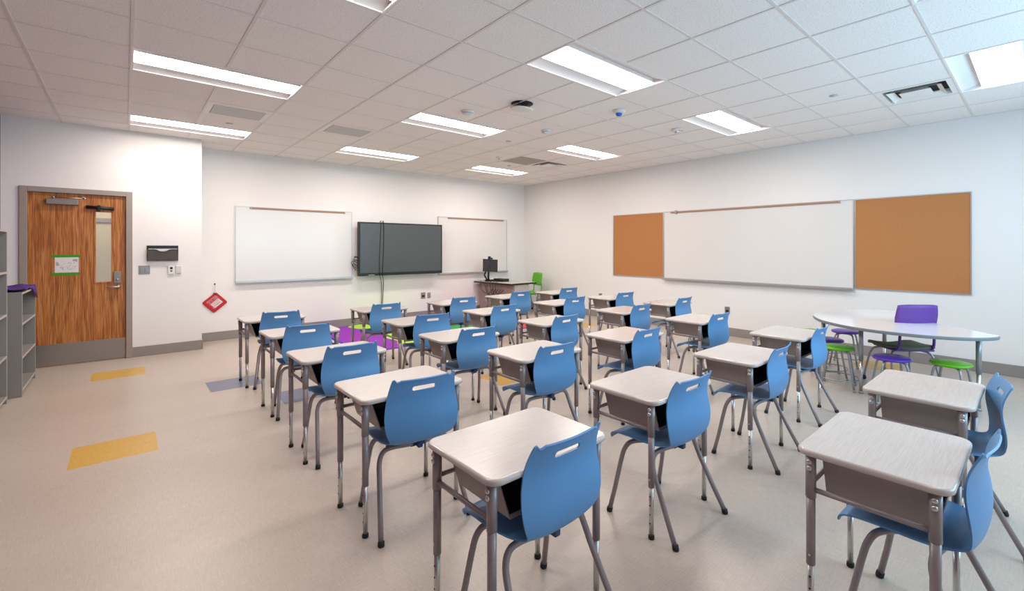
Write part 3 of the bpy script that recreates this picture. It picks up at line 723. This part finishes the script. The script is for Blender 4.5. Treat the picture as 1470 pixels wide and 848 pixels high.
# ------------------------------------------------------------------ student desk
DW, DD, DH = 0.59, 0.465, 0.70
def make_desk():
    t = thing('student_desk', '', 'desk', group='white-topped student desks')
    b = MB(); b.slab(rrect(-DW / 2, DW / 2, -DD / 2, DD / 2, 0.05), DH - 0.024, DH, 0.010, 0, 1)
    b.build('desktop', ['desktop', 'deskedge'], t)
    lx, ly = 0.262, 0.184
    for sx in (-1, 1):
        for sy in (-1, 1):
            x, y = sx * lx, sy * ly
            b = MB(); b.tube([(x, y, 0.515), (x, y, DH - 0.024)], 0.0185, 14)
            b.tube([(x, y, 0.26), (x, y, 0.52)], 0.016, 14)
            lg = b.build('leg', 'deskpaint', t)
            b = MB(); b.tube([(x, y, 0.018), (x, y, 0.262)], 0.0125, 12)
            for k in range(4):
                b.lathe([(0, 0), (0.0042, 0), (0.0042, 0.0125), (0, 0.0128)], (x, y, 0.215 - 0.045 * k), 8, mi=1, mtx=Matrix.Rotation(R(90 * sx), 4, 'Y'))
            b.build('chrome_insert', ['chrome', 'blackmat'], lg)
            b = MB(); b.tube([(x + sx * 0.0125, y, 0.300), (x + sx * 0.0185, y, 0.300)], 0.0045, 8); b.build('set_screw', 'chrome', lg)
            b = MB(); b.lathe([(0, 0), (0.014, 0), (0.016, 0.004), (0.0155, 0.018), (0.0125, 0.022), (0, 0.022)], (x, y, 0), 14); b.build('foot_glide', 'blackmat', lg)
            for z in (0.652, 0.628):
                b = MB(); b.lathe([(0.0095, 0), (0.0095, 0.003), (0.006, 0.006), (0, 0.007)], (x + sx * 0.0175, y, z), 12, mtx=Matrix.Rotation(R(90 * sx), 4, 'Y'))
                b.build('bolt', 'chrome', lg)
    for sx in (-1, 1):
        b = MB(); b.tube([(sx * lx, -ly, 0.545), (sx * lx, ly, 0.545)], 0.0095, 10); b.build('side_rail', 'deskpaint', t)
    b = MB(); b.tube([(-lx, ly, 0.565), (lx, ly, 0.565)], 0.0095, 10); b.build('rear_rail', 'deskpaint', t)
    b = MB(); b.box(-lx, lx, ly - 0.012, ly + 0.012, DH - 0.042, DH - 0.024); b.box(-lx, lx, -ly - 0.006, -ly + 0.012, DH - 0.036, DH - 0.024)
    b.build('top_rail', 'deskpaint', t)
    # book box: trapezoid seen from the student side, open toward the student
    zt, zb = DH - 0.025, DH - 0.185; wt, wb_ = 0.232, 0.180; yo, yi = -0.175, 0.155; th_ = 0.004
    b = MB()
    def sideq(s, w1, w2, y1, y2, za, zb_, mi): b.quad([(s * w1, y1, za), (s * w1, y2, za), (s * w2, y2, zb_), (s * w2, y1, zb_)], mi)
    for s in (-1, 1):
        sideq(s, wt, wb_, yo, yi, zt, zb, 0)
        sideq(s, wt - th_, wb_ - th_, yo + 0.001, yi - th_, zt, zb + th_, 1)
        b.quad([(s * wt, yo, zt), (s * (wt - th_), yo + 0.001, zt), (s * (wb_ - th_), yo + 0.001, zb + th_), (s * wb_, yo, zb)], 2)
    b.quad([(-wb_, yo, zb), (wb_, yo, zb), (wb_, yi, zb), (-wb_, yi, zb)], 0)
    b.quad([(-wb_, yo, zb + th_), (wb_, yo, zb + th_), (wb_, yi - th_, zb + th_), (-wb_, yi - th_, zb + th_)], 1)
    b.box(-wb_, wb_, yo - 0.002, yo + 0.004, zb - 0.001, zb + 0.014, mi=2)
    b.quad([(-wt, yi, zt), (wt, yi, zt), (wb_, yi, zb), (-wb_, yi, zb)], 0)
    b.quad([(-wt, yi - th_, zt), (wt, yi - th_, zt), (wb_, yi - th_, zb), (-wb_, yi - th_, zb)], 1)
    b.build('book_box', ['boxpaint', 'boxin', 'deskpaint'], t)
    return t
desk0 = make_desk()

# ------------------------------------------------------------------ student chair (faces +Y, origin on the floor below the seat)
def shell_mesh():
    prof = [(.243, .405), (.236, .420), (.215, .432), (.17, .440), (.10, .440), (.03, .434), (-.03, .428), (-.08, .425), (-.122, .430), (-.150, .449),
            (-.162, .482), (-.166, .53), (-.161, .58), (-.154, .63), (-.153, .68), (-.163, .725), (-.179, .762), (-.192, .785)]
    wid = [.180, .192, .202, .212, .216, .212, .200, .186, .172, .170, .182, .195, .199, .194, .186, .179, .173, .168]
    cur = [0, 0, 0, 0, 0, 0, 0, .002, .006, .010, .014, .016, .017, .018, .018, .018, .018, .018]   # sides forward of the middle (back)
    dish = [-.012, -.006, 0, .006, .012, .016, .018, .020, .020, .014, .006, 0, 0, 0, 0, 0, 0, 0]    # sides above the middle (seat)
    P = catmull([Vector((w, y, z)) for (y, z), w in zip(prof, wid)], 2); n = len(P)
    cc = catmull([Vector((a, b_, 0)) for a, b_ in zip(cur, dish)], 2)
    us = [-1, -.965, -.93, -.87, -.81, -.74, -.6, -.45, -.3, -.15, 0, .15, .3, .45, .6, .74, .81, .87, .93, .965, 1]
    bm = bmesh.new(); rows = []
    for k in range(n):
        row = []
        for u in us:
            w, y, z = P[k]; a = abs(u)
            yy = y + cc[k].x * a ** 2.2; zz = z + cc[k].y * a ** 3
            if k >= n - 1:
                if a > .99: zz += .001
                elif a >= .92: zz += .006
                elif a > .80: zz -= .008
                else: zz -= .001 + .004 * (1 - a)
            row.append(bm.verts.new((u * w, yy, zz)))
        rows.append(row)
    for A, B in zip(rows, rows[1:]):
        for k in range(len(us) - 1):
            f = bm.faces.new((A[k], A[k + 1], B[k + 1], B[k])); f.smooth = True
    bmesh.ops.recalc_face_normals(bm, faces=bm.faces)
    me = bpy.data.meshes.new('shell'); bm.to_mesh(me); bm.free()
    o = bpy.data.objects.new('shell_tmp', me); C.objects.link(o)
    s = o.modifiers.new('s', 'SOLIDIFY'); s.thickness = 0.007; s.offset = 0
    cb = MB(); cb.slab(rrect(-0.062, 0.062, -0.0115, 0.0115, 0.0105), -0.05, 0.05)
    bmesh.ops.transform(cb.bm, matrix=Matrix.Translation((0, -0.170, 0.728)) @ Matrix.Rotation(R(80), 4, 'X'), verts=cb.bm.verts)
    cut = cb.build('cut_tmp', 'blue')
    bo = o.modifiers.new('b', 'BOOLEAN'); bo.operation = 'DIFFERENCE'; bo.object = cut; bo.solver = 'EXACT'
    dg = bpy.context.evaluated_depsgraph_get(); dg.update()
    res = bpy.data.meshes.new_from_object(o.evaluated_get(dg))
    bpy.data.objects.remove(o); bpy.data.objects.remove(cut)
    res.materials.clear(); res.materials.append(M['blue'])
    for p in res.polygons: p.use_smooth = True; p.material_index = 0
    return res
SHELL = shell_mesh()
try:
    bm = bmesh.new(); bm.from_mesh(SHELL)
    for e in bm.edges:
        if len(e.link_faces) == 2 and e.calc_face_angle(0) > R(38): e.smooth = False
    bm.to_mesh(SHELL); bm.free()
except Exception: pass

def make_chair():
    t = thing('student_chair', '', 'chair', group='blue plastic student chairs')
    s = bpy.data.objects.new('seat_shell', SHELL); C.objects.link(s); s.parent = t
    for sx in (-1, 1):
        for sy in (-1, 1):
            if sy < 0: path = [(sx * .235, -.215, .016), (sx * .222, -.155, .13), (sx * .207, -.085, .27), (sx * .200, -.058, .335), (sx * .182, -.05, .382), (sx * .14, -.055, .402), (sx * .03, -.075, .404)]
            else: path = [(sx * .225, .215, .016), (sx * .213, .187, .14), (sx * .199, .158, .29), (sx * .190, .142, .355), (sx * .168, .118, .397), (sx * .12, .075, .408), (sx * .03, .0, .406)]
            P = [Vector(p) for p in path]
            P = [P[0], P[1]] + catmull(P[2:], 5)
            b = MB(); b.tube(P, 0.0128, 12)
            lg = b.build('leg', 'deskpaint', t)
            b = MB(); dx, dy = P[0].x, P[0].y
            b.tube([(dx + sx * .001, dy + sy * .004, 0.0), (dx, dy + sy * .003, 0.006), (dx - sx * .002, dy - sy * .002, 0.024)], [0.014, 0.0165, 0.0158], 12); b.build('foot_glide', 'blackmat', lg)
    b = MB(); b.box(-.045, .045, -.085, .03, .390, .424, bev=.006); b.box(-.014, .014, -.115, -.075, .388, .42, bev=.005)
    b.build('bracket', 'bluedark', t)
    return t
chair0 = make_chair()

DESK = dict(A1=(.865, 1.215), A2=(.855, 2.295), A3=(.86, 3.365), A4=(.90, 4.51), A5=(.90, 5.64),
            B0=(1.875, .19), B1=(1.90, 1.30), B2=(1.955, 2.385), B3=(1.885, 3.33), B4=(1.975, 4.35), B5=(2.075, 5.56),
            C0=(2.93, .22), C1=(2.99, 1.28), C2=(2.975, 2.33), C3=(3.015, 3.345), C4=(3.0, 4.41), C5=(3.11, 5.53),
            D1=(4.10, 1.36), D2=(4.26, 2.355), D3=(4.24, 3.34), D4=(4.20, 4.48), D5=(4.18, 5.64),
            E1=(5.30, 3.40), E2=(5.26, 4.42), E3=(5.20, 5.60))
CH = dict(A1=(1.175, 1.18, 0), A2=(1.155, 2.25, -7), A3=(1.17, 3.37, -2), A4=(1.185, 4.49, -7), A5=(1.22, 5.61, -11),
          B0=(2.20, .13, -4), B1=(2.18, 1.26, -2), B2=(2.23, 2.35, -2), B3=(2.20, 3.33, -3), B4=(2.31, 4.39, -10), B5=(2.34, 5.49, -3),
          C0=(3.27, .16, 12), C1=(3.31, 1.25, 3), C2=(3.22, 2.27, 0), C3=(3.25, 3.28, 2), C4=(3.30, 4.38, 1), C5=(3.42, 5.58, -8),
          D1=(4.38, 1.30, 1), D2=(4.52, 2.29, -3), D3=(4.55, 3.31, 0), D4=(4.56, 4.43, -5), D5=(4.53, 5.66, -6),
          E1=(5.61, 3.36, 0), E2=(5.60, 4.45, -5), E3=(5.55, 5.62, -7))
LINE = dict(A='leftmost line', B='second line from left', C='third line from left', D='fourth line from left', E='rightmost line')
FIRST = dict(A=1, B=0, C=0, D=1, E=1); COUNT = dict(A=5, B=6, C=6, D=5, E=3)
ORD = ['nearest', 'second', 'third', 'fourth', 'fifth', 'sixth']
first = True
for k in DESK:
    idx = int(k[1]) - FIRST[k[0]]
    pos = ORD[idx] + (' the camera' if idx == 0 else ' from the camera')
    if idx == COUNT[k[0]] - 1: pos = 'farthest from the camera'
    dl = 'white-topped school desk, ' + pos + ' in the ' + LINE[k[0]]
    cl = 'blue plastic chair, ' + pos + ' in the ' + LINE[k[0]]
    if k == 'A1': dl = 'white-topped desk at the bottom centre of the photo'; cl = 'blue chair at the bottom centre of the photo, handle slot facing the camera'
    if k == 'B0': dl = 'white-topped desk at the lower right, nearest that corner of the photo'; cl = 'blue chair at the lower right corner, nearest the photo edge'
    if k == 'C0': dl = 'white-topped desk at right, just in front of the green and purple stools'; cl = 'blue chair at far right, just behind the chair in the lower right corner'
    d = desk0 if first else copy_tree(desk0); c = chair0 if first else copy_tree(chair0); first = False
    x, y = DESK[k]; place(d, x + DW / 2, y + DD / 2, 0, dl)
    mx_, my_, ang = CH[k]; a = R(ang); my_ = min(my_, y - .036 - abs(math.sin(a)) * .19)
    # the back's top lies 0.168 m behind the origin
    place(c, mx_ + (-math.sin(a)) * 0.168, my_ + math.cos(a) * 0.168, a, cl)

# ------------------------------------------------------------------ white leaf-shaped table with stools
t = thing('activity_table', 'large white curved activity table near the right wall', 'table')
pts = [(5.52, 1.70), (5.29, 1.50), (5.12, 1.20), (5.09, .86), (5.14, .62), (5.25, .42), (5.42, .285), (5.56, .262), (5.62, .34), (5.86, .563), (6.00, .76), (6.18, .93), (6.56, 1.10), (6.76, 1.22), (6.80, 1.42), (6.60, 1.64), (6.22, 1.81), (5.85, 1.83)]
outl = [(p.x, p.y) for p in catmull([Vector((x, y, 0)) for x, y in pts], 5, True)]
area = sum(outl[i - 1][0] * outl[i][1] - outl[i][0] * outl[i - 1][1] for i in range(len(outl)))
if area < 0: outl = outl[::-1]
b = MB(); b.slab(outl, 0.670, 0.70, 0.005, 0, 1); b.build('tabletop', ['tabletop', 'tableedge'], t)
for x, y in ((5.416, 1.259), (5.605, .40), (6.62, 1.30), (5.62, 1.66)):
    b = MB(); b.tube([(x, y, .33), (x, y, .67)], .021, 14); b.box(x - .05, x + .05, y - .05, y + .05, .662, .67); lg = b.build('leg', 'steelgrey', t)
    b = MB(); b.tube([(x, y, .02), (x, y, .34)], .016, 12); b.build('leg_insert', 'chrome', lg)
    b = MB(); b.lathe([(0, 0), (.022, 0), (.022, .014), (.016, .022), (0, .022)], (x, y, 0), 14); b.build('foot_glide', 'steelgrey', lg)

def make_stool(matname):
    t = thing('stool', '', 'stool', group='round stools')
    b = MB(); b.lathe([(0, .398), (.13, .398), (.150, .404), (.156, .414), (.152, .424), (.135, .431), (0, .434)], seg=32); b.build('seat', matname, t)
    for k in range(4):
        a = R(45 + 90 * k); c_, s_ = math.cos(a), math.sin(a)
        P = [Vector((c_ * r_, s_ * r_, z)) for r_, z in ((.205, .012), (.175, .16), (.148, .30), (.135, .355), (.112, .385), (.04, .392))]
        b = MB(); b.tube([P[0], P[1]] + catmull(P[2:], 4), .0105, 10); lg = b.build('leg', 'steelgrey', t)
        b = MB(); b.tube([P[0] + Vector((c_ * .003, s_ * .003, -.012)), P[0] + Vector((0, 0, .012))], .0135, 10); b.build('foot_glide', 'steelgrey', lg)
    b = MB(); b.tube([(math.cos(R(q * 12)) * .187, math.sin(R(q * 12)) * .187, .105) for q in range(30)], .0065, 8, closed=True); b.build('foot_ring', 'steelgrey', t)
    return t
sg = make_stool('green'); sp = make_stool('purple')
place(sg, 5.498, 1.483, R(12), 'green stool beneath the left end of the white table')
place(sp, 5.86, 1.68, R(30), 'purple stool half hidden behind the green stool under the table')
c = copy_tree(sg); place(c, 6.30, 1.99, R(20), 'green stool farthest away, beyond the white table')
c = copy_tree(sp); place(c, 6.60, 1.70, R(5), 'purple stool under the far side of the table, nearest the wall')
c = copy_tree(sp); place(c, 5.33, .99, R(25), 'purple stool at the near middle of the white table')
c = copy_tree(sg); place(c, 5.47, .578, R(-10), 'green stool under the right end of the white table')

def swivel_chair(label, loc, rz, back, seat, casters=True, group=None):
    t = thing('task_chair', label, 'chair', loc, rz)
    # seat pad
    b = MB(); n = 14; us = [-1 + 2 * k / n for k in range(n + 1)]
    rows = []
    for j in range(13):
        v = j / 12; y = -.20 + .44 * v
        row = []
        for u in us:
            w = .225 * (1 - .15 * abs(2 * v - 1) ** 3)
            row.append(b.bm.verts.new((u * w, y, .445 + .022 * abs(u) ** 2 - .02 * math.sin(math.pi * v) - (.03 * max(0, v - .8) / .2))))
        rows.append(row)
    for A, B in zip(rows, rows[1:]):
        for q in range(n): b.bm.faces.new((A[q], A[q + 1], B[q + 1], B[q])).smooth = True
    o = b.build('seat', seat, t); s = o.modifiers.new('s', 'SOLIDIFY'); s.thickness = .03; s.offset = -1
    b = MB(); b.box(-.20, .20, -.20, .15, .400, .422, bev=.01); b.build('seat_pan', back, t)
    # backrest
    b = MB(); rows = []
    for j in range(9):
        v = j / 8; z = .595 + .295 * v; w = .195 + .015 * math.sin(math.pi * v)
        rows.append([b.bm.verts.new((u * w, -.235 - .04 * v + .045 * u * u, z - .012 * abs(u) ** 4 * (1 if v > .5 else -1))) for u in us])
    for A, B in zip(rows, rows[1:]):
        for q in range(n): b.bm.faces.new((A[q], A[q + 1], B[q + 1], B[q])).smooth = True
    o = b.build('backrest', back, t); s = o.modifiers.new('s', 'SOLIDIFY'); s.thickness = .012; s.offset = 0
    for sx in (-1, 1):
        b = MB(); b.tube([(sx * .165, -.05, .41), (sx * .17, -.17, .412), (sx * .172, -.215, .46), (sx * .17, -.225, .56), (sx * .165, -.225, .66)], .013, 10, smooth_path=4)
        b.build('back_support', back, t)
        for sy in (-1, 1):
            b = MB(); b.tube([(sx * .245, sy * .22, .05), (sx * .225, sy * .19, .22), (sx * .20, sy * .15, .36), (sx * .12, sy * .08, .395)], .011, 10, smooth_path=4)
            lg = b.build('leg', 'steelgrey', t)
            b = MB()
            b.tube([(sx * .245 - .008, sy * .22, .025), (sx * .245 + .008, sy * .22, .025)], .025, 14) if casters else b.tube([(sx * .245, sy * .22, 0), (sx * .245, sy * .22, .05)], .014, 10)
            if casters: b.tube([(sx * .245, sy * .22, .03), (sx * .245, sy * .22, .06)], .009, 8)
            b.build('caster' if casters else 'foot_glide', 'blackmat', lg)
    return t
swivel_chair('purple chair with olive seat pad tucked behind the white table', (6.04, 1.04, 0), -R(45), 'chairpurple', 'olive')
swivel_chair('bright green chair in the corner behind the teacher desk', (6.83, 8.13, 0), R(80), 'green', 'green')

# ------------------------------------------------------------------ teacher desk in the corner
t = thing('teacher_desk', 'grey teacher desk with black-edged white top in the room corner', 'desk', (5.9, 7.62, 0), R(3.2))
b = MB(); b.slab(rrect(0, .75, 0, 1.29, .01, 2), .676, .71, .002, 0, 1); b.build('worktop', ['lightgrey', 'black'], t)
MB().box(.10, .13, .06, 1.20, .0, .686).build('side_panel', 'mauve', t)
MB().box(.13, .55, .035, .06, .0, .686).build('end_panel', 'lightgrey', t)
MB().box(.13, .55, 1.17, 1.2, .0, .686).build('end_panel', 'lightgrey', t)
b = MB()
for z in (.05, .27, .48): b.box(.55, .57, .065, .5, z, z + .19, bev=.004)
b.build('drawer_front', 'lightgrey', t)
MB().box(.13, .55, .06, .5, .03, .68).build('drawer_unit', 'mauve', t)
DZt = .71
t = thing('computer_monitor', 'small black monitor on an arm above the teacher desk', 'monitor', (6.0, 8.50, DZt), R(0))
b = MB()
q = MB(); q.box(-.18, .18, -.012, .02, -.14, .14, bev=.006); 
mm = Matrix.Translation((0, 0, .36)) @ Matrix.Rotation(R(-8), 4, 'Z') @ Matrix.Rotation(R(-6), 4, 'X') @ Matrix.Rotation(R(4), 4, 'Y')
bmesh.ops.transform(q.bm, matrix=mm, verts=q.bm.verts); q.build('display', 'monitor', t)
b = MB(); b.tube([(-.02, 0, .34), (-.06, -.02, .22), (-.02, .05, .10), (0, .06, .0)], .022, 10); b.lathe([(0, 0), (.08, 0), (.08, .014), (0, .016)], (0, .06, 0)); b.build('arm', 'black', t)
b = MB(); b.tube([(-.05, .10, .25), (-.07, .13, .14), (-.02, .10, .03)], .018, 8); b.build('lower_arm', 'black', t)
b = MB(); b.box(-.05, .05, -.03, .03, .502, .535, bev=.006); b.box(-.05, .0, -.02, .02, .53, .565, bev=.004); tag(b.build('webcam', 'black', loc=(6.0, 8.50, DZt)), 'black webcam perched on top of the monitor', 'webcam')
b = MB(); b.box(-.09, .09, -.17, .17, 0, .065, bev=.004); o = b.build('computer_box', 'black', loc=(6.20, 8.36, DZt)); tag(o, 'flat black computer box on the teacher desk beside the monitor', 'computer')
b = MB(); b.box(-.07, .07, -.20, .20, 0, .02, bev=.004)
for r_ in range(4): b.box(-.058 + r_ * .03, -.034 + r_ * .03, -.19, .19, .02, .025)
tag(b.build('keyboard', 'blackmat', loc=(6.22, 8.68, DZt), rot=(0, 0, R(80))), 'black keyboard at the wall end of the teacher desk', 'keyboard')
b = MB()
rc = random.Random(11)
for k in range(5):
    y = 8.15 + .1 * k; b.tube([(6.1, y + .1, DZt + .012), (5.93, y, DZt + .012), (5.875, y - .01, DZt - .03), (5.86, y - .06 + rc.uniform(-.06, .06), .52 - .05 * rc.random()), (5.90, y - .12, .38 + .1 * rc.random()), (5.96, y - .2, .56)], .0065, 6, smooth_path=5)
b.tube([(5.93, 8.75, DZt + .012), (5.875, 8.72, DZt - .03), (5.86, 8.6, .5), (5.95, 8.3, .35), (5.93, 8.5, .05)], .006, 6, smooth_path=5)
tag(b.build('computer_cables', 'black'), 'tangle of black cables drooping over the teacher desk edge', 'cables')

# ------------------------------------------------------------------ shelving at the left wall
def shelf_unit(label, x0, x1, y0, y1, h, shelves):
    t = thing('bookshelf', label, 'bookshelf', (x0, y0, 0)); w = x1 - x0; L = y1 - y0; p = .02
    for y in (0, L - p):
        MB().box(0, w, y, y + p, 0, h, bev=.0012, seg=1).build('side_panel', 'shelf', t)
    b = MB(); b.box(0, w, p, L - p, h - p, h); b.build('top_panel', 'shelf', t)
    b = MB(); b.box(.0, .008, p, L - p, .0, h - p); b.build('back_panel', 'shelfin', t)
    for z in shelves: MB().box(.008, w - .004, p, L - p, z, z + p).build('shelf_board', 'shelf', t)
    b = MB()
    for y in (0, L - p): b.box(w, w + .0015, y, y + p, 0, h)
    b.box(w, w + .0015, p, L - p, h - p, h)
    for z in shelves: b.box(w - .004, w + .001, p, L - p, z, z + p)
    b.build('edge_band', 'shelfedge', t)
shelf_unit('lower grey bookshelf beside the door with purple cloth on top', -1.045, -.735, 6.845, 7.77, 1.025, (.05, .37, .70))
shelf_unit('taller grey bookshelf cut off by the left edge of the photo', -1.045, -.808, 5.72, 6.665, 1.63, (.05, .43, .82, 1.22))
b = MB(); nx, ny = 10, 26; rr = random.Random(2); rows = []
for j in range(ny + 1):
    y = 6.90 + .86 * j / ny; row = []
    for i in range(nx + 1):
        s_ = i / nx * .33; x = -1.03 + s_
        z = 1.036 + .010 + .008 * math.sin(y * 23 + x * 9) + .006 * math.sin(x * 40 + y * 7)
        if x > -.725: z -= (x + .725) * 6 * max(0, (y - 7.35)) / .4 + .0; x = -.722 + .002 * math.sin(y * 40)
        row.append(b.bm.verts.new((x, y, z)))
    rows.append(row)
for A, B in zip(rows, rows[1:]):
    for i in range(nx): b.bm.faces.new((A[i], A[i + 1], B[i + 1], B[i])).smooth = True
o = b.build('purple_cloth', 'cloth'); s = o.modifiers.new('s', 'SOLIDIFY'); s.thickness = .008; s.offset = 0
tag(o, 'crumpled purple cloth lying on the lower grey bookshelf', 'cloth')
